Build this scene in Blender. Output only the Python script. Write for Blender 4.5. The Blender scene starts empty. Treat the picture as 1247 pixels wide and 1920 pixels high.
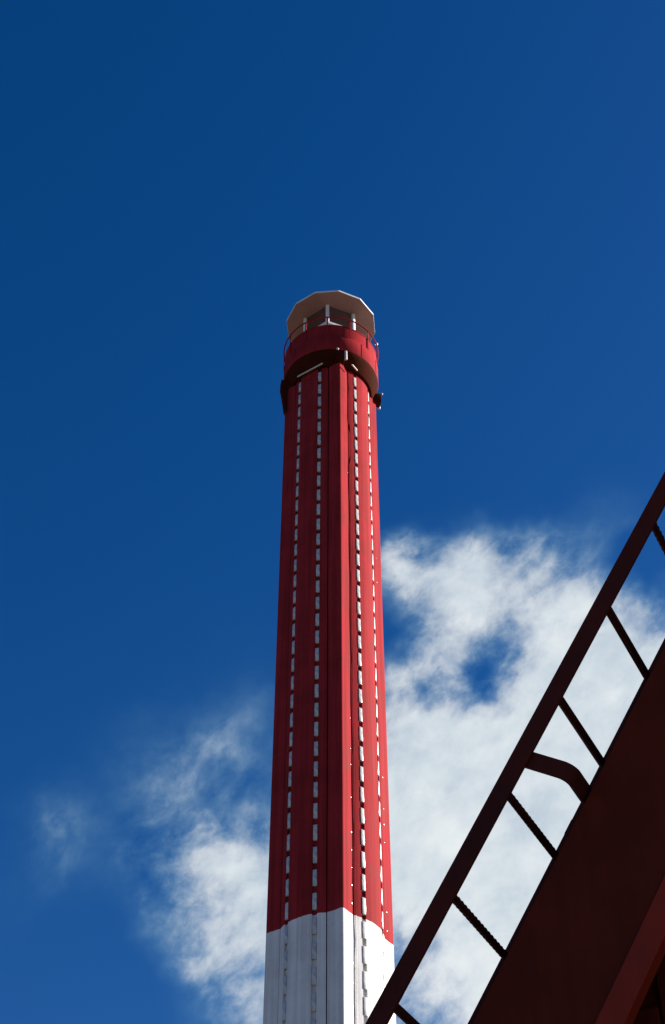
import bpy, bmesh, math, random
from math import radians as R, sin, cos, pi
from mathutils import Vector, Matrix
random.seed(4)
scn = bpy.context.scene
col = scn.collection

# ------------------------------------------------------------------ camera
cam_d = bpy.data.cameras.new("camera")
cam = bpy.data.objects.new("camera", cam_d)
col.objects.link(cam)
cam.location = (0, 0, 1.6)
cam.rotation_euler = (R(135), 0, 0)
cam_d.sensor_fit = 'VERTICAL'
cam_d.sensor_height = 36
cam_d.sensor_width = 24
cam_d.lens = 50
cam_d.clip_start = 0.05
cam_d.clip_end = 5000
scn.camera = cam

# ------------------------------------------------------------------ light
SUN_EL, SUN_AZ = 26.0, 74.0            # azimuth clockwise from +Y (seen from above)
sd = Vector((sin(R(SUN_AZ)) * cos(R(SUN_EL)), cos(R(SUN_AZ)) * cos(R(SUN_EL)), sin(R(SUN_EL))))
sun_d = bpy.data.lights.new("sun", 'SUN')
sun_d.energy = 5.0
sun_d.angle = R(0.53)
sun_d.color = (1.0, 0.93, 0.85)
sun = bpy.data.objects.new("sun", sun_d)
col.objects.link(sun)
sun.rotation_euler = (-sd).to_track_quat('-Z', 'Y').to_euler()

scn.view_settings.view_transform = 'Standard'
scn.view_settings.look = 'None'
scn.view_settings.gamma = 1.0
scn.view_settings.use_curve_mapping = False
scn.view_settings.exposure = 1.4

world = bpy.data.worlds.new("World")
scn.world = world
world.use_nodes = True
wt = world.node_tree
wt.nodes.clear()


class NT:
    """small helper for building node trees"""
    def __init__(self, tree):
        self.t = tree

    def n(self, kind, **kw):
        nd = self.t.nodes.new(kind)
        for k, v in kw.items():
            setattr(nd, k, v)
        return nd

    def put(self, sock, v):
        if isinstance(v, bpy.types.NodeSocket):
            self.t.links.new(v, sock)
        elif v is not None:
            sock.default_value = v

    def math(self, op, a, b=None, c=None, clamp=False):
        nd = self.n('ShaderNodeMath', operation=op)
        nd.use_clamp = clamp
        for i, v in enumerate((a, b, c)):
            self.put(nd.inputs[i], v)
        return nd.outputs[0]

    def vec(self, op, a, b=None):
        nd = self.n('ShaderNodeVectorMath', operation=op)
        self.put(nd.inputs[0], a)
        self.put(nd.inputs[1], b)
        return nd.outputs['Value'] if op in ('DOT_PRODUCT', 'LENGTH', 'DISTANCE') else nd.outputs['Vector']

    def noise(self, vec, scale, detail=4, rough=0.5, dist=0.0, lac=2.0):
        nd = self.n('ShaderNodeTexNoise')
        self.put(nd.inputs['Vector'], vec)
        nd.inputs['Scale'].default_value = scale
        nd.inputs['Detail'].default_value = detail
        nd.inputs['Roughness'].default_value = rough
        nd.inputs['Lacunarity'].default_value = lac
        nd.inputs['Distortion'].default_value = dist
        return nd

    def ramp(self, fac, a, b, to0=0.0, to1=1.0, smooth=True):
        nd = self.n('ShaderNodeMapRange', interpolation_type='SMOOTHSTEP' if smooth else 'LINEAR')
        self.put(nd.inputs[0], fac)
        nd.inputs[1].default_value, nd.inputs[2].default_value = a, b
        nd.inputs[3].default_value, nd.inputs[4].default_value = to0, to1
        return nd.outputs[0]

    def mix(self, fac, a, b, blend='MIX'):
        nd = self.n('ShaderNodeMix', data_type='RGBA', blend_type=blend)
        self.put(nd.inputs[0], fac)
        self.put(nd.inputs[6], a)
        self.put(nd.inputs[7], b)
        return nd.outputs[2]


# sky: physical sky, film-like saturation, broken cumulus / stratus towards the sun side
W = NT(wt)
geo_dir = W.vec('NORMALIZE', W.n('ShaderNodeTexCoord').outputs['Generated'])
sky = W.n('ShaderNodeTexSky', sky_type='NISHITA')
sky.sun_disc = False
sky.sun_elevation = R(SUN_EL)
sky.sun_rotation = R(SUN_AZ)
sky.air_density = 1.0
sky.dust_density = 0.3
sky.ozone_density = 4.0
hs = W.n('ShaderNodeHueSaturation')
hs.inputs['Hue'].default_value = 0.5
hs.inputs['Saturation'].default_value = 1.325
hs.inputs['Value'].default_value = 0.72
wt.links.new(sky.outputs[0], hs.inputs['Color'])
sky_col = W.vec('MULTIPLY', hs.outputs[0], (0.052, 0.0425, 0.053))

# (azimuth, elevation, radius in degrees, weight) of the cloud masses
CLOUDS = [(6.3, 41.7, 3.0, 0.62), (9.0, 42.3, 2.4, 0.52), (3.9, 43.1, 1.6, 0.50), (13.1, 40.4, 3.0, 0.30), (16.2, 38.9, 2.6, 0.42),
          (4.5, 34.1, 4.9, 0.65), (9.6, 34.2, 5.8, 0.75), (6.5, 28.9, 7.1, 0.8), (14.0, 35.8, 4.6, 0.75), (11.6, 38.4, 3.2, 0.35),
          (3.5, 37.3, 2.6, 0.35), (11.0, 28.1, 7.1, 0.7), (5.4, 39.3, 2.6, 0.30), (8.0, 38.2, 2.3, -0.31), (3.1, 39.9, 1.3, -0.30),
          (4.6, 37.5, 1.2, -0.34), (16.3, 41.6, 1.6, -0.25), (4.9, 43.2, 1.0, -0.35),
          (-3.0, 31.4, 2.4, 0.28), (-5.3, 30.2, 3.0, 0.34), (-3.4, 29.2, 3.2, 0.33), (-4.6, 27.0, 3.2, 0.15), (-2.6, 26.3, 3.4, 0.30),
          (-5.4, 32.2, 6.2, 0.14), (-4.6, 35.2, 2.8, 0.14), (-8.2, 34.9, 2.4, 0.13), (-13.0, 31.6, 2.1, 0.22), (-13.0, 29.2, 2.4, 0.09),
          (-3.3, 37.6, 4.0, 0.045), (-8.6, 31.4, 3.0, 0.12), (15.6, 43.6, 2.4, 0.15), (11.9, 42.9, 1.8, 0.16), (0.3, 31.1, 3.3, 0.30),
          (-11.0, 27.0, 3.0, -0.10), (9.0, 35.5, 8.0, 0.14), (-8.5, 26.0, 3.0, -0.12),
          # the bank goes on to the right towards the sun and down to the horizon
          (27, 31, 8.5, 0.9), (42, 30, 14, 0.8), (22, 17, 11, 0.8), (60, 22, 14, 0.6), (2, 13, 9, 0.5), (-18, 10, 8, 0.35), (40, 10, 14, 0.7)]
# warp the direction a little so that the masses get ragged outlines
wn = W.noise(geo_dir, 12.0, 4, 0.55)
warp = W.vec('MULTIPLY', W.vec('SUBTRACT', wn.outputs['Color'], (0.5, 0.5, 0.5)), (0.07, 0.07, 0.07))
wdir = W.vec('ADD', geo_dir, warp)
cover = None
for az, el, rad, wgt in CLOUDS:
    c = Vector((sin(R(az)) * cos(R(el)), cos(R(az)) * cos(R(el)), sin(R(el))))
    dist = W.vec('DISTANCE', wdir, c)
    f = W.ramp(dist, R(rad) * 1.3, 0.0, 0.0, wgt)
    cover = f if cover is None else W.math('ADD', cover, f)
cover = W.math('MINIMUM', cover, 1.15)
STREAK = (0.707, -0.5, 0.5)            # wind direction the wisps are drawn out along
scl = W.n('ShaderNodeVectorMath', operation='SCALE')
scl.inputs[0].default_value = STREAK
wt.links.new(W.math('MULTIPLY', W.vec('DOT_PRODUCT', wdir, STREAK), -0.28), scl.inputs['Scale'])
sdir = W.vec('ADD', W.vec('ADD', geo_dir, W.vec('MULTIPLY', warp, (0.4, 0.4, 0.4))), scl.outputs[0])
n1 = W.noise(sdir, 15.0, 10, 0.62).outputs['Fac']
n2 = W.noise(sdir, 42.0, 8, 0.58, 0.25).outputs['Fac']
nr = W.noise(W.vec('ADD', sdir, (5.2, 0.3, 2.2)), 24.0, 6, 0.6).outputs['Fac']
wisp = W.math('SUBTRACT', 1.0, W.math('MULTIPLY', W.math('ABSOLUTE', W.math('SUBTRACT', nr, 0.5)), 5.0), clamp=True)   # thin drawn-out strands
det = W.math('ADD', W.math('MULTIPLY', W.math('SUBTRACT', n1, 0.5), 1.9), W.math('MULTIPLY', W.math('SUBTRACT', n2, 0.5), 0.85))
det = W.math('ADD', det, W.math('MULTIPLY', W.math('SUBTRACT', wisp, 0.45), 0.11))
gain = W.ramp(cover, 0.0, 0.45, 0.0, 1.0)
dens = W.math('ADD', cover, W.math('MULTIPLY', det, W.math('MULTIPLY', gain, 0.95)))
fac = W.ramp(dens, -0.02, 1.0, 0.0, 0.975)
n3 = W.noise(W.vec('ADD', sdir, (3.1, 1.7, 0.4)), 10.0, 8, 0.6).outputs['Fac']
shade = W.math('ADD', W.math('MULTIPLY', W.math('SUBTRACT', n3, 0.5), 1.3), W.math('MULTIPLY', W.math('SUBTRACT', n2, 0.5), 0.45))
cl_v = W.ramp(shade, -0.32, 0.32, 0.0, 1.0)
cloud_col = W.mix(cl_v, (0.188, 0.226, 0.262, 1), (0.335, 0.350, 0.350, 1))
cloud_col = W.mix(W.ramp(fac, 0.0, 0.75), (0.085, 0.185, 0.25, 1), cloud_col)      # thin veils stay bluish
final = W.mix(fac, sky_col, cloud_col)
bg = W.n('ShaderNodeBackground')
bg.inputs['Strength'].default_value = 1.0
wt.links.new(final, bg.inputs['Color'])
wo = W.n('ShaderNodeOutputWorld')
wt.links.new(bg.outputs[0], wo.inputs['Surface'])


# ------------------------------------------------------------------ helpers
def link(name, me, mat=None, parent=None, loc=None):
    o = bpy.data.objects.new(name, me)
    col.objects.link(o)
    if mat is not None:
        me.materials.clear()
        me.materials.append(mat)
    if parent is not None:
        o.parent = parent
    if loc is not None:
        o.location = loc
    return o


def mesh_of(bm, name, smooth=None):
    bmesh.ops.recalc_face_normals(bm, faces=bm.faces)
    me = bpy.data.meshes.new(name)
    bm.to_mesh(me)
    bm.free()
    if smooth is not None:
        for p in me.polygons:
            p.use_smooth = True
        me.set_sharp_from_angle(angle=R(smooth))
    return me


def thing(name, label, cat, loc=(0, 0, 0), rz=0.0, group=None):
    o = bpy.data.objects.new(name, None)
    o.empty_display_size = 0.3
    col.objects.link(o)
    o.location = loc
    o.rotation_euler = (0, 0, rz)
    o['label'] = label
    o['category'] = cat
    if group:
        o['group'] = group
    return o


def prism(bm, pts, z0, z1, zs=None):
    """extrude a 2D outline between heights"""
    levels = zs or [z0, z1]
    rings = [[bm.verts.new((x, y, z)) for x, y in pts] for z in levels]
    n = len(pts)
    for a, b in zip(rings, rings[1:]):
        for i in range(n):
            j = (i + 1) % n
            bm.faces.new((a[i], a[j], b[j], b[i]))
    bm.faces.new(rings[0][::-1])
    bm.faces.new(rings[-1])


def frame_box(bm, o, ax, ay, az, sx, sy, sz, bevel=0.0):
    """box centred at o, half axes along ax ay az"""
    ax, ay, az = Vector(ax), Vector(ay), Vector(az)
    vs = []
    for i in (-1, 1):
        for j in (-1, 1):
            for k in (-1, 1):
                vs.append(bm.verts.new(Vector(o) + ax * (i * sx / 2) + ay * (j * sy / 2) + az * (k * sz / 2)))
    idx = [(0, 1, 3, 2), (4, 6, 7, 5), (0, 4, 5, 1), (2, 3, 7, 6), (0, 2, 6, 4), (1, 5, 7, 3)]
    fs = [bm.faces.new([vs[i] for i in q]) for q in idx]
    if bevel > 0:
        es = list({e for f in fs for e in f.edges})
        bmesh.ops.bevel(bm, geom=es, offset=bevel, segments=2, affect='EDGES', profile=0.5)


def lathe(bm, prof, n=96, closed=True, phase=0.0):
    rings = []
    for r, z in prof:
        rings.append([bm.verts.new((r * cos(2 * pi * i / n + phase), r * sin(2 * pi * i / n + phase), z)) for i in range(n)])
    pairs = list(zip(rings, rings[1:]))
    if closed:
        pairs.append((rings[-1], rings[0]))
    for a, b in pairs:
        for i in range(n):
            j = (i + 1) % n
            bm.faces.new((a[i], a[j], b[j], b[i]))


def tube(bm, pts, rad, n=10, closed=False, cap=True):
    pts = [Vector(p) for p in pts]
    m = len(pts)
    rings = []
    up = Vector((0, 0, 1))
    for i, p in enumerate(pts):
        a = pts[(i - 1) % m] if (closed or i > 0) else p
        b = pts[(i + 1) % m] if (closed or i < m - 1) else p
        t = (b - a).normalized()
        ref = up if abs(t.dot(up)) < 0.95 else Vector((1, 0, 0))
        u = t.cross(ref).normalized()
        v = u.cross(t).normalized()
        rr = rad[i] if isinstance(rad, (list, tuple)) else rad
        rings.append([bm.verts.new(p + (u * cos(2 * pi * k / n) + v * sin(2 * pi * k / n)) * rr) for k in range(n)])
    prs = list(zip(rings, rings[1:]))
    if closed:
        prs.append((rings[-1], rings[0]))
    for a, b in prs:
        for i in range(n):
            j = (i + 1) % n
            bm.faces.new((a[i], a[j], b[j], b[i]))
    if cap and not closed:
        bm.faces.new(rings[0][::-1])
        bm.faces.new(rings[-1])


# ------------------------------------------------------------------ materials
def new_mat(name):
    m = bpy.data.materials.new(name)
    m.use_nodes = True
    m.node_tree.nodes.clear()
    T = NT(m.node_tree)
    out = T.n('ShaderNodeOutputMaterial')
    p = T.n('ShaderNodeBsdfPrincipled')
    m.node_tree.links.new(p.outputs[0], out.inputs[0])
    return m, T, p


def paint(name, c0, c1, rough=0.4, spec=0.5, streak=0.5, bump=0.02, chips=0.0, band=None, chip_col=(0.75, 0.72, 0.66, 1), scale=1.0):
    m, T, p = new_mat(name)
    co = T.n('ShaderNodeTexCoord').outputs['Object']
    st = T.n('ShaderNodeMapping')
    st.inputs['Scale'].default_value = (9 * scale, 9 * scale, 0.22 * scale)
    m.node_tree.links.new(co, st.inputs[0])
    na = T.noise(st.outputs[0], 1.0, 6, 0.6).outputs['Fac']
    nb = T.noise(co, 1.3 * scale, 7, 0.62).outputs['Fac']
    f = T.math('ADD', T.math('MULTIPLY', na, streak), T.math('MULTIPLY', nb, 1 - streak))
    f = T.ramp(f, 0.34, 0.66)
    c = T.mix(f, c0, c1)
    if band:
        zb, w0, w1 = band
        sp = T.n('ShaderNodeSeparateXYZ')
        m.node_tree.links.new(co, sp.inputs[0])
        wob = T.math('MULTIPLY', T.math('SUBTRACT', T.noise(co, 7.0, 4, 0.6).outputs['Fac'], 0.5), 0.05)
        zz = T.math('ADD', sp.outputs['Z'], wob)
        isred = T.math('GREATER_THAN', zz, zb)
        cw = T.mix(f, w0, w1)
        c = T.mix(isred, cw, c)
    if chips > 0:
        nc = T.noise(co, 26.0 * scale, 3, 0.7).outputs['Fac']
        ch = T.ramp(nc, 1 - chips, 1 - chips + 0.03)
        c = T.mix(ch, c, chip_col)
    T.put(p.inputs['Base Color'], c)
    T.put(p.inputs['Roughness'], T.math('ADD', T.math('MULTIPLY', T.math('SUBTRACT', nb, 0.5), 0.35), rough))
    p.inputs['Specular IOR Level'].default_value = spec
    if bump:
        b = T.n('ShaderNodeBump')
        b.inputs['Strength'].default_value = 0.35
        b.inputs['Distance'].default_value = bump
        T.put(b.inputs['Height'], T.math('ADD', T.noise(co, 18 * scale, 5, 0.6).outputs['Fac'], T.math('MULTIPLY', na, 0.6)))
        m.node_tree.links.new(b.outputs[0], p.inputs['Normal'])
    return m


EYE = 1.6
Z_BAND = 15.1 + EYE
RED0, RED1 = (0.19, 0.017, 0.017, 1), (0.325, 0.024, 0.031, 1)
WH0, WH1 = (0.54, 0.53, 0.52, 1), (0.76, 0.75, 0.74, 1)
m_tower = paint("tower_paint", RED0, RED1, 0.68, 0.015, 0.6, 0.006, chips=0.235, band=(Z_BAND, WH0, WH1))
m_red = paint("red_paint", RED0, RED1, 0.68, 0.015, 0.45, 0.006, chips=0.22)
m_under = paint("underside_shaded_red", (0.036, 0.008, 0.004, 1), (0.058, 0.010, 0.005, 1), 0.9, 0.02, 0.3, 0.006)  # red darkened to carry the shade below the gallery
m_white = paint("white_paint", (0.66, 0.67, 0.67, 1), (0.80, 0.80, 0.79, 1), 0.4, 0.5, 0.5, 0.003)
m_roofpale = paint("pale_roof_red_bounce", (0.31, 0.165, 0.16, 1), (0.41, 0.22, 0.21, 1), 0.5, 0.3, 0.1, 0.004)  # pale grey tinted pink to include red bounce from the gallery
m_steel = paint("galvanised_steel", (0.50, 0.47, 0.43, 1), (0.66, 0.62, 0.56, 1), 0.42, 0.5, 0.2, 0.002)
m_tie_hole = paint("pale_tie_hole", (0.7, 0.68, 0.62, 1), (0.8, 0.78, 0.72, 1), 0.3, 0.6, 0.1, 0)
m_ladder = paint("ladder_red_brown", (0.062, 0.014, 0.010, 1), (0.095, 0.018, 0.012, 1), 0.65, 0.06, 0.2, 0.001, scale=4)
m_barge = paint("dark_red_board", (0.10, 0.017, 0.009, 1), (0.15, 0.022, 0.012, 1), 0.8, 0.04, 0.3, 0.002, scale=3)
m_trim = paint("bounce_lit_red_trim", (0.24, 0.024, 0.010, 1), (0.32, 0.030, 0.012, 1), 0.65, 0.15, 0.3, 0.002, scale=3)  # brighter tone carries the bounce light on the strip below the bargeboard
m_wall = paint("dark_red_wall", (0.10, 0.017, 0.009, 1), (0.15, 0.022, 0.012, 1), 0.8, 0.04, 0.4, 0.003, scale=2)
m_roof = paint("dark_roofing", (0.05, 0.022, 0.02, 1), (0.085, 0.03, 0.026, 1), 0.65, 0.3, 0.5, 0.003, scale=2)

m_block, T, p = new_mat("frosted_glass_block")
co = T.n('ShaderNodeTexCoord').outputs['Object']
ob = T.n('ShaderNodeObjectInfo')
bcol = T.mix(ob.outputs['Random'], (0.30, 0.31, 0.34, 1), (0.41, 0.41, 0.43, 1))
bcol = T.mix(T.ramp(T.noise(co, 5, 5, 0.6).outputs['Fac'], 0.35, 0.7), bcol, (0.66, 0.64, 0.58, 1))
T.put(p.inputs['Base Color'], bcol)
p.inputs['Roughness'].default_value = 0.28
p.inputs['Specular IOR Level'].default_value = 0.5

m_glass, T, p = new_mat("lantern_glass")
T.t.nodes.remove(p)
out = [n for n in T.t.nodes if n.type == 'OUTPUT_MATERIAL'][0]
tr = T.n('ShaderNodeBsdfTransparent')
tr.inputs[0].default_value = (0.58, 0.60, 0.61, 1)
gl = T.n('ShaderNodeBsdfGlossy')
gl.inputs['Roughness'].default_value = 0.03
lw = T.n('ShaderNodeLayerWeight')
lw.inputs['Blend'].default_value = 0.5
refl = T.math('ADD', T.math('MULTIPLY', T.math('POWER', lw.outputs['Facing'], 4.0), 0.75), 0.05)
mx = T.n('ShaderNodeMixShader')
T.t.links.new(refl, mx.inputs[0])
T.t.links.new(tr.outputs[0], mx.inputs[1])
T.t.links.new(gl.outputs[0], mx.inputs[2])
T.t.links.new(mx.outputs[0], out.inputs[0])

m_ground, T, p = new_mat("gravel_and_grass")
co = T.n('ShaderNodeTexCoord').outputs['Object']
ga = T.ramp(T.noise(co, 0.15, 6, 0.6).outputs['Fac'], 0.42, 0.58)
gb = T.noise(co, 9.0, 6, 0.7).outputs['Fac']
gc = T.mix(gb, (0.07, 0.058, 0.048, 1), (0.16, 0.14, 0.12, 1))
gd = T.mix(gb, (0.035, 0.045, 0.015, 1), (0.10, 0.11, 0.04, 1))
T.put(p.inputs['Base Color'], T.mix(ga, gc, gd))
p.inputs['Roughness'].default_value = 0.95

# ------------------------------------------------------------------ ground
bm = bmesh.new()
bmesh.ops.create_grid(bm, x_segments=40, y_segments=40, size=1500)
g = link("ground", mesh_of(bm, "ground"), m_ground)
g['kind'] = 'structure'

# ------------------------------------------------------------------ lighthouse
LH = thing("lighthouse", "tall red and white lighthouse tower with glass block columns and a lantern on top", "lighthouse",
           (-0.05, 28.1, 0), R(-34.3))
S = 1.0                      # half side of the square
RC = 1.166                   # radius of the round core
COLA, COLW, COLD = 18.0, 0.112, 0.05
H = lambda h: h + EYE
Z_TOP = H(33.06)


def at(r, deg, z=0.0):
    return Vector((r * cos(R(deg)), r * sin(R(deg)), z))


# round core with a groove for every column of glass blocks and a slit beside each pilaster
out2 = []
for q in range(4):
    base = 90 * q
    hw = math.degrees(COLW / 2 / RC)
    stops = []
    a = -30.2
    seg = [(-30.2, -COLA - hw), (-COLA + hw, COLA - hw), (COLA + hw, 30.2)]
    for si, (a0, a1) in enumerate(seg):
        k = max(3, int((a1 - a0) / 1.5))
        for i in range(k + 1):
            v = at(RC, base + a0 + (a1 - a0) * i / k)
            out2.append((v.x, v.y))
        if si < 2:
            ac = -COLA if si == 0 else COLA
            for sgn in (-1, 1):
                nrm, tan = at(1, base + ac), at(1, base + ac + 90)
                v = nrm * (RC - COLD) + tan * (sgn * COLW / 2)
                out2.append((v.x, v.y))
    for aa in (31.0, 45.0, 59.0):
        v = at(0.93, base + aa)
        out2.append((v.x, v.y))
bm = bmesh.new()
prism(bm, out2, 0, Z_TOP, [0, 6, 12, Z_BAND - 1, Z_BAND + 4, 24, 30, Z_TOP])
link("shaft", mesh_of(bm, "shaft", 20), m_tower, LH)


def pilaster_outline():
    pts = [(0.60, 0.60)]
    c = 0.012
    pts += [(S - c, 0.60), (S, 0.60 + c)]
    r = 0.055
    for i in range(9):
        a = R(90 * i / 8)
        pts.append((S - r + r * cos(a), S - r + r * sin(a)))
    pts += [(0.60 + c, S), (0.60, S - c)]
    return pts


bm = bmesh.new()
prism(bm, pilaster_outline(), 0, Z_TOP, [0, 8, Z_BAND, 24, Z_TOP])
pil_me = mesh_of(bm, "corner_pilaster", 22)
for q in range(4):
    o = link("corner_pilaster", pil_me, None, LH)
    if q == 0:
        pil_me.materials.append(m_tower)
    o.rotation_euler = (0, 0, R(90 * q))

# glass blocks: two columns on each face
P_B, H_B, Z_B = 0.557, 0.39, H(15.19)
bm = bmesh.new()
frame_box(bm, (0, 0, 0), (1, 0, 0), (0, 1, 0), (0, 0, 1), 0.06, 0.094, H_B, 0.010)
blk_me = mesh_of(bm, "glass_block", 30)
blk_me.materials.append(m_block)
rest = bmesh.new()
for q in range(4):
    for sg in (-1, 1):
        ang = 90 * q + sg * COLA
        for k in range(-29, 32):
            z = Z_B + k * P_B + H_B / 2
            pos = at(RC - 0.016, ang, z)
            if q in (0, 3) and k >= -5:
                o = link("glass_block", blk_me, None, LH, pos)
                o.rotation_euler = (0, R(random.uniform(-.3, .3)), R(ang + random.uniform(-.6, .6)))
            elif z > 0.3:
                frame_box(rest, pos, at(1, ang), at(1, ang + 90), (0, 0, 1), 0.06, 0.094, H_B)
o = link("glass_block", mesh_of(rest, "glass_block_rest"), m_block, LH)
o['kind'] = 'stuff'

# form-tie hole chips, built as pale heads down the pilasters of the two seen faces
bm = bmesh.new()
for (axn, ayn) in ((0, 90),):
    for off in (-0.66, 0.70):
        z = 9.0
        while z < Z_TOP - 1.0:
            c = at(S, axn) + at(off, ayn) + Vector((0, 0, z + random.uniform(-.02, .02)))
            if random.random() < (0.75 if z < 21 else 0.12):
                lathe_r = random.uniform(0.006, 0.012)
                frame_box(bm, c, at(1, axn), at(1, ayn), (0, 0, 1), 0.03, lathe_r * 2, lathe_r * 2)
            z += 0.44
o = link("tie_hole_chip", mesh_of(bm, "tie_hole_chip"), m_tie_hole, LH)
o['kind'] = 'stuff'

# thin lightning cable beside the front pilaster of the sunlit face
bm = bmesh.new()
pts = []
for i in range(40):
    z = 8 + (H(32.9) - 8) * i / 39
    pts.append(Vector((1.004, -0.565 + 0.012 * sin(i * 1.7) + (0.05 if 33 < i < 36 else 0), z)) + Vector((0.035, 0, 0)))
tube(bm, pts, 0.008, 6)
link("lightning_cable", mesh_of(bm, "lightning_cable", 60), m_tower, LH)

# flared corbel, gallery floor and two-step parapet
bm = bmesh.new()
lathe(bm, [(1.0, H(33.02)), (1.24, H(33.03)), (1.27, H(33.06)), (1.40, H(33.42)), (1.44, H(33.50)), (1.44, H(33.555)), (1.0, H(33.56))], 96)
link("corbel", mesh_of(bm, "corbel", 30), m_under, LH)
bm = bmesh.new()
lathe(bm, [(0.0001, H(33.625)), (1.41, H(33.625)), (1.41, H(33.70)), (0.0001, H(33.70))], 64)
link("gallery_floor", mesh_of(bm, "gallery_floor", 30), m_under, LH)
bm = bmesh.new()
lathe(bm, [(1.415, H(33.56)), (1.446, H(33.56)), (1.456, H(33.59)), (1.456, H(34.20)), (1.446, H(34.22)), (1.415, H(34.22))], 96)
link("gallery_parapet", mesh_of(bm, "gallery_parapet", 30), m_red, LH)
bm = bmesh.new()
lathe(bm, [(1.40, H(34.222)), (1.436, H(34.222)), (1.436, H(34.70)), (1.446, H(34.705)), (1.446, H(34.74)), (1.39, H(34.74)), (1.39, H(34.70)), (1.40, H(34.70))], 96)
link("parapet_upper_ring", mesh_of(bm, "parapet_upper_ring", 30), m_red, LH)
# parapet panel seams (narrow proud straps)
bm = bmesh.new()
for i in range(12):
    a = 15 + 30 * i
    frame_box(bm, at(1.459, a, H(33.9)), at(1, a), at(1, a + 90), (0, 0, 1), 0.014, 0.05, 0.58)
o = link("parapet_strap", mesh_of(bm, "parapet_strap"), m_red, LH)
o['kind'] = 'stuff'

# handrail and its posts
bm = bmesh.new()
tube(bm, [at(1.475, 360 * i / 72, H(35.08)) for i in range(72)], 0.022, 8, closed=True)
link("handrail", mesh_of(bm, "handrail", 60), m_red, LH)
bm = bmesh.new()
frame_box(bm, (0, 0, 0), (1, 0, 0), (0, 1, 0), (0, 0, 1), 0.022, 0.038, 0.86, 0.003)
post_me = mesh_of(bm, "railing_post")
post_me.materials.append(m_red)
for i in range(13):
    a = -94 + 34.3 + 27.7 * i
    o = link("railing_post", post_me, None, LH, at(1.463, a, H(34.655)))
    o.rotation_euler = (0, 0, R(a))

# diagonal brackets under the gallery at the four corners, each with a drain pipe stub
for q in range(4):
    a = 45 + 90 * q
    u, v = at(1, a), at(1, a + 90)
    bm = bmesh.new()
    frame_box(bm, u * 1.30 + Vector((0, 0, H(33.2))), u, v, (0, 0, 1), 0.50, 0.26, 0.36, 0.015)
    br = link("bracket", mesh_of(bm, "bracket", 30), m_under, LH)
    if q in (1, 2):
        continue
    bm = bmesh.new()
    c = u * 1.53 + v * 0.165
    tube(bm, [c + Vector((0, 0, H(z))) for z in (33.02, 33.05, 33.38, 33.42)], [0.038, 0.045, 0.045, 0.03], 10)
    link("drain_pipe", mesh_of(bm, "drain_pipe", 40), m_steel, br)
    bm = bmesh.new()
    bmesh.ops.create_icosphere(bm, subdivisions=2, radius=0.04, matrix=Matrix.Translation(u * 1.57 - v * 0.09 + Vector((0, 0, H(33.42)))))
    link("eye_bolt", mesh_of(bm, "eye_bolt", 60), m_steel, br)
# haunch under the shaded side bracket
a = 225
u, v = at(1, a), at(1, a + 90)
bm = bmesh.new()
prof = [(1.36, 31.95), (1.42, 32.10), (1.46, 32.45), (1.515, 32.85), (1.54, 33.015), (1.36, 33.015)]
fr = [bm.verts.new(u * r + v * 0.11 + Vector((0, 0, H(z)))) for r, z in prof]
bk = [bm.verts.new(u * r - v * 0.11 + Vector((0, 0, H(z)))) for r, z in prof]
bm.faces.new(fr)
bm.faces.new(bk[::-1])
for i in range(len(prof)):
    j = (i + 1) % len(prof)
    bm.faces.new((fr[i], bk[i], bk[j], fr[j]))
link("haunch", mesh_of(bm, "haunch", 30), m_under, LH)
# service pipes hung below the gallery on the two seen faces
for axn, ayn, t0, t1 in ((-90, 0, -0.35, 0.56), (0, 90, -0.72, -0.45)):
    bm = bmesh.new()
    n_, t_ = at(1, axn), at(1, ayn)
    tube(bm, [n_ * 1.255 + t_ * (t0 + (t1 - t0) * i / 6) + Vector((0, 0, H(32.99))) for i in range(7)], 0.026, 8)
    link("service_pipe", mesh_of(bm, "service_pipe", 60), m_steel, LH)

# lantern: hexagonal glazed room on a pale sill wall
HX = [-97 + 34.3 + 60 * k for k in range(6)]
bm = bmesh.new()
prism(bm, [tuple(at(0.90, a).xy) for a in HX], H(33.705), H(35.50))
link("lantern_wall", mesh_of(bm, "lantern_wall"), m_white, LH)
bm = bmesh.new()
prism(bm, [tuple(at(0.955, a).xy) for a in HX], H(35.503), H(35.60))
link("lantern_sill", mesh_of(bm, "lantern_sill"), m_white, LH)
bm = bmesh.new()
frame_box(bm, (0, 0, 0), (1, 0, 0), (0, 1, 0), (0, 0, 1), 0.10, 0.105, 0.86, 0.012)
mul_me = mesh_of(bm, "mullion")
mul_me.materials.append(m_white)
for i, a in enumerate(HX):
    o = link("mullion", mul_me, None, LH, at(0.885, a, H(36.035)))
    o.rotation_euler = (0, 0, R(a))
    b = HX[(i + 1) % 6]
    m = (at(0.885, a) + at(0.885, a + 60)) / 2
    n_ = m.normalized()
    t_ = (at(1, a + 60) - at(1, a)).normalized()
    bm = bmesh.new()
    frame_box(bm, m + Vector((0, 0, H(36.035))), n_, t_, (0, 0, 1), 0.012, 0.775, 0.85)
    link("window_pane", mesh_of(bm, "window_pane"), m_glass, LH)
# lens on its pedestal inside the glazing
bm = bmesh.new()
lathe(bm, [(0.0001, H(35.603)), (0.16, H(35.603)), (0.16, H(35.75)), (0.0001, H(35.75))], 24)
link("lamp_pedestal", mesh_of(bm, "lamp_pedestal", 30), m_steel, LH)
bm = bmesh.new()
lathe(bm, [(0.0001, H(35.752)), (0.14, H(35.752))] + [(0.17 + 0.035 * (i % 2), H(35.80 + 0.035 * i)) for i in range(9)] + [(0.12, H(36.14)), (0.0001, H(36.14))], 24)
link("lens", mesh_of(bm, "lens", 30), m_block, LH)
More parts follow.
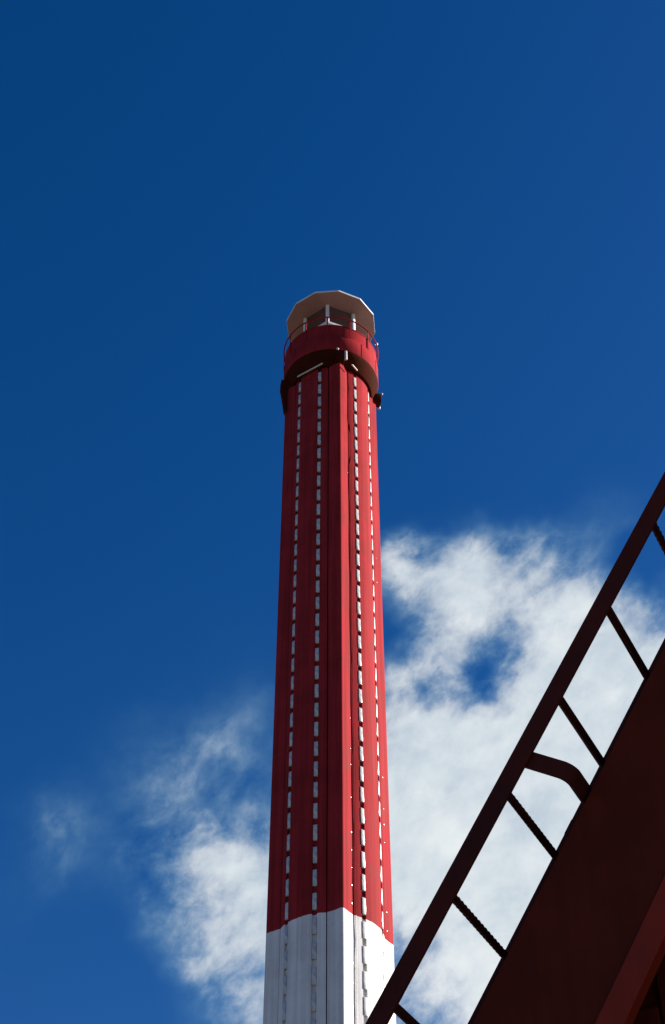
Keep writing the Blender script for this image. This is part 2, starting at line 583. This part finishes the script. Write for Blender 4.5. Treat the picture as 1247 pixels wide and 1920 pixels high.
# twelve-sided roof
DD = [-80 + 34.3 + 30 * k for k in range(12)]
bm = bmesh.new()
rg = []
for r, z in ((1.38, 36.47), (1.425, 36.475), (1.43, 36.55), (1.38, 36.575), (0.35, 36.95)):
    rg.append([bm.verts.new(at(r, a, H(z))) for a in DD])
for A, B in zip(rg, rg[1:]):
    for i in range(12):
        j = (i + 1) % 12
        bm.faces.new((A[i], A[j], B[j], B[i]))
bm.faces.new(rg[0][::-1])
bm.faces.new(rg[-1])
rf = link("lantern_roof", mesh_of(bm, "lantern_roof"), m_roofpale, LH)
bm = bmesh.new()
lathe(bm, [(1.4315, H(36.482)), (1.441, H(36.482)), (1.441, H(36.545)), (1.4315, H(36.545))], 12, phase=R(DD[0]))
link("roof_edge", mesh_of(bm, "roof_edge"), m_white, rf)
bm = bmesh.new()
lathe(bm, [(0.0001, H(36.952)), (0.2, H(36.952)), (0.2, H(37.15)), (0.3, H(37.17)), (0.0001, H(37.3))], 24)
link("vent_cap", mesh_of(bm, "vent_cap", 30), m_roofpale, rf)
# small pale ball standing in for a glint on the handrail
bm = bmesh.new()
bmesh.ops.create_icosphere(bm, subdivisions=2, radius=0.05, matrix=Matrix.Translation(at(1.475, -15 + 34.3, H(35.13))))
link("rail_glint", mesh_of(bm, "rail_glint", 60), m_white, LH)

# ------------------------------------------------------------------ house with a steep roof, gable towards the camera
AZ, EL = R(-27.486), R(55.455)
D = Vector((cos(EL), 0, sin(EL)))          # up the slope (local)
N = Vector((-sin(EL), 0, cos(EL)))         # out of the roof (local)
Y = Vector((0, 1, 0))
ORG = (1.0092, 2.7667, 0)
ZO = 2.8083 + EYE - 0.165 * cos(EL)
O = Vector((0, 0, ZO))
P0 = O + N * 0.165
UP, DOWN = 1.5, 2.6
Y0, LEN = 0.103, 7.0
HO = thing("house", "dark red building in deep shade with a steep roof edge carrying a ladder", "house", ORG, AZ)
ridge = O + D * UP
eave = O - D * DOWN
xr = ridge.x


def mir(v):
    return Vector((2 * xr - v.x, v.y, v.z))


def slope_box(name, h0, h1, s0, s1, y0, y1, mat, mirror=False, parent=HO):
    """slab parallel to the roof slope: h measured inwards from the roof plane, s down from the origin"""
    bm = bmesh.new()
    c = O - N * ((h0 + h1) / 2) - D * ((s0 + s1) / 2) + Y * ((y0 + y1) / 2)
    d, n = D, N
    if mirror:
        c = mir(c)
        d, n = Vector((-D.x, 0, D.z)), Vector((-N.x, 0, N.z))
    frame_box(bm, c, d, Y, n, s1 - s0, y1 - y0, h1 - h0, 0.003)
    return link(name, mesh_of(bm, name), mat, parent)


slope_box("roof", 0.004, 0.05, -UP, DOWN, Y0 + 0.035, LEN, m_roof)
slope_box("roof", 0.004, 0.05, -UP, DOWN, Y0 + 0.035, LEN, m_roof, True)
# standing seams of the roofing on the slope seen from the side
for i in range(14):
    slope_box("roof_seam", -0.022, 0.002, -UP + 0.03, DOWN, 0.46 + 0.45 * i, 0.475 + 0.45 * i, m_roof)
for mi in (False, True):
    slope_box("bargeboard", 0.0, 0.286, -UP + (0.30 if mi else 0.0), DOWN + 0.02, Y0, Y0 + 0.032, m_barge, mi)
    slope_box("lit_trim_strip", 0.288, 0.352, -UP + 0.30, DOWN - 0.1, Y0 - 0.012, Y0 + 0.03, m_trim, mi)
# gable wall
bm = bmesh.new()
inset = 0.30
e0 = eave + D * inset - N * 0.055
r0 = ridge - Vector((0, 0, 0.12))
out_w = [(e0.x + 0.05, 0), (mir(e0).x - 0.05, 0), (mir(e0).x - 0.05, e0.z), (r0.x, r0.z), (e0.x + 0.05, e0.z)]
fr = [bm.verts.new((x, 0.45, z)) for x, z in out_w]
bk = [bm.verts.new((x, LEN - 0.3, z)) for x, z in out_w]
bm.faces.new(fr)
bm.faces.new(bk[::-1])
for i in range(5):
    j = (i + 1) % 5
    bm.faces.new((fr[i], bk[i], bk[j], fr[j]))
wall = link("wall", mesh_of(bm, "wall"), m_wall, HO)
# vertical boards of the gable wall
x = out_w[0][0] + 0.01
while x < out_w[1][0] - 0.16:
    xm = x + 0.075
    top = e0.z + (min(xm - out_w[0][0], out_w[1][0] - xm)) * math.tan(EL) - 0.16
    bm = bmesh.new()
    frame_box(bm, (xm, 0.436, top / 2 + 0.05), (1, 0, 0), (0, 1, 0), (0, 0, 1), 0.142, 0.022 + random.uniform(-.003, .003), top - 0.1, 0.004)
    link("plank", mesh_of(bm, "plank"), m_wall, wall)
    x += 0.15

# ------------------------------------------------------------------ roof ladder on stand-off brackets
LD = thing("roof_ladder", "dark steel ladder with ribbed bar rungs standing off the sloping roof edge", "ladder", ORG, AZ)
LW = 0.40
for y in (0.0, LW):
    bm = bmesh.new()
    frame_box(bm, P0 + D * ((1.45 - 2.75) / 2) + Y * y, D, Y, N, 4.2, 0.010, 0.052, 0.002)
    link("stringer", mesh_of(bm, "stringer"), m_ladder, LD)
# ribbed reinforcing bar rungs
bm = bmesh.new()
pts, rad = [], []
nn = 76
for i in range(nn + 1):
    pts.append(Vector((0, -0.004 + (LW + 0.008) * i / nn, 0)))
    rad.append(0.0100 if i % 4 < 2 else 0.0116)
tube(bm, pts, rad, 9)
for sx in (-1, 1):
    frame_box(bm, (sx * 0.0105, LW / 2, 0), (1, 0, 0), (0, 1, 0), (0, 0, 1), 0.003, LW - 0.02, 0.004)
for y0_, y1_ in ((0.005, 0.014), (LW - 0.014, LW - 0.005)):
    tube(bm, [(0, y0_, 0), (0, y1_, 0)], [0.0165, 0.0125] if y0_ < 0.1 else [0.0125, 0.0165], 9)
rung_me = mesh_of(bm, "rung", 25)
rung_me.materials.append(m_ladder)
for k in range(-4, 10):
    o = link("rung", rung_me, None, LD, P0 - D * (0.3 * k))
    o.rotation_euler = (random.uniform(-.004, .004), random.uniform(0, 6), random.uniform(-.006, .006))


def bracket_mesh():
    w, th, br_, dep = 0.046, 0.009, 0.030, 0.147
    path = [(0.020, 0.011)]
    path.append((-dep + br_, 0.011))
    for i in range(1, 7):
        a = R(90 * i / 6)
        path.append((-dep + br_ - br_ * sin(a), 0.011 + br_ - br_ * cos(a)))
    left = list(path)
    path += [(h, LW - y) for h, y in reversed(left)]
    bm = bmesh.new()
    rings = []
    for i, (h, y) in enumerate(path):
        a = path[max(i - 1, 0)]
        b = path[min(i + 1, len(path) - 1)]
        t = Vector((b[0] - a[0], b[1] - a[1])).normalized()
        nr = Vector((-t.y, t.x)) * th / 2
        rg_ = []
        for sx, sn in ((-1, -1), (1, -1), (1, 1), (-1, 1)):
            rg_.append(bm.verts.new(D * (sx * w / 2) + N * (h + sn * nr.x) + Y * (y + sn * nr.y)))
        rings.append(rg_)
    for A, B in zip(rings, rings[1:]):
        for i in range(4):
            j = (i + 1) % 4
            bm.faces.new((A[i], A[j], B[j], B[i]))
    bm.faces.new(rings[0][::-1])
    bm.faces.new(rings[-1])
    return mesh_of(bm, "standoff_bracket", 30)


brk = bracket_mesh()
brk.materials.append(m_ladder)
for s in (-1.0, 0.80, 2.55):
    b = link("standoff_bracket", brk, None, LD, P0 - D * s)
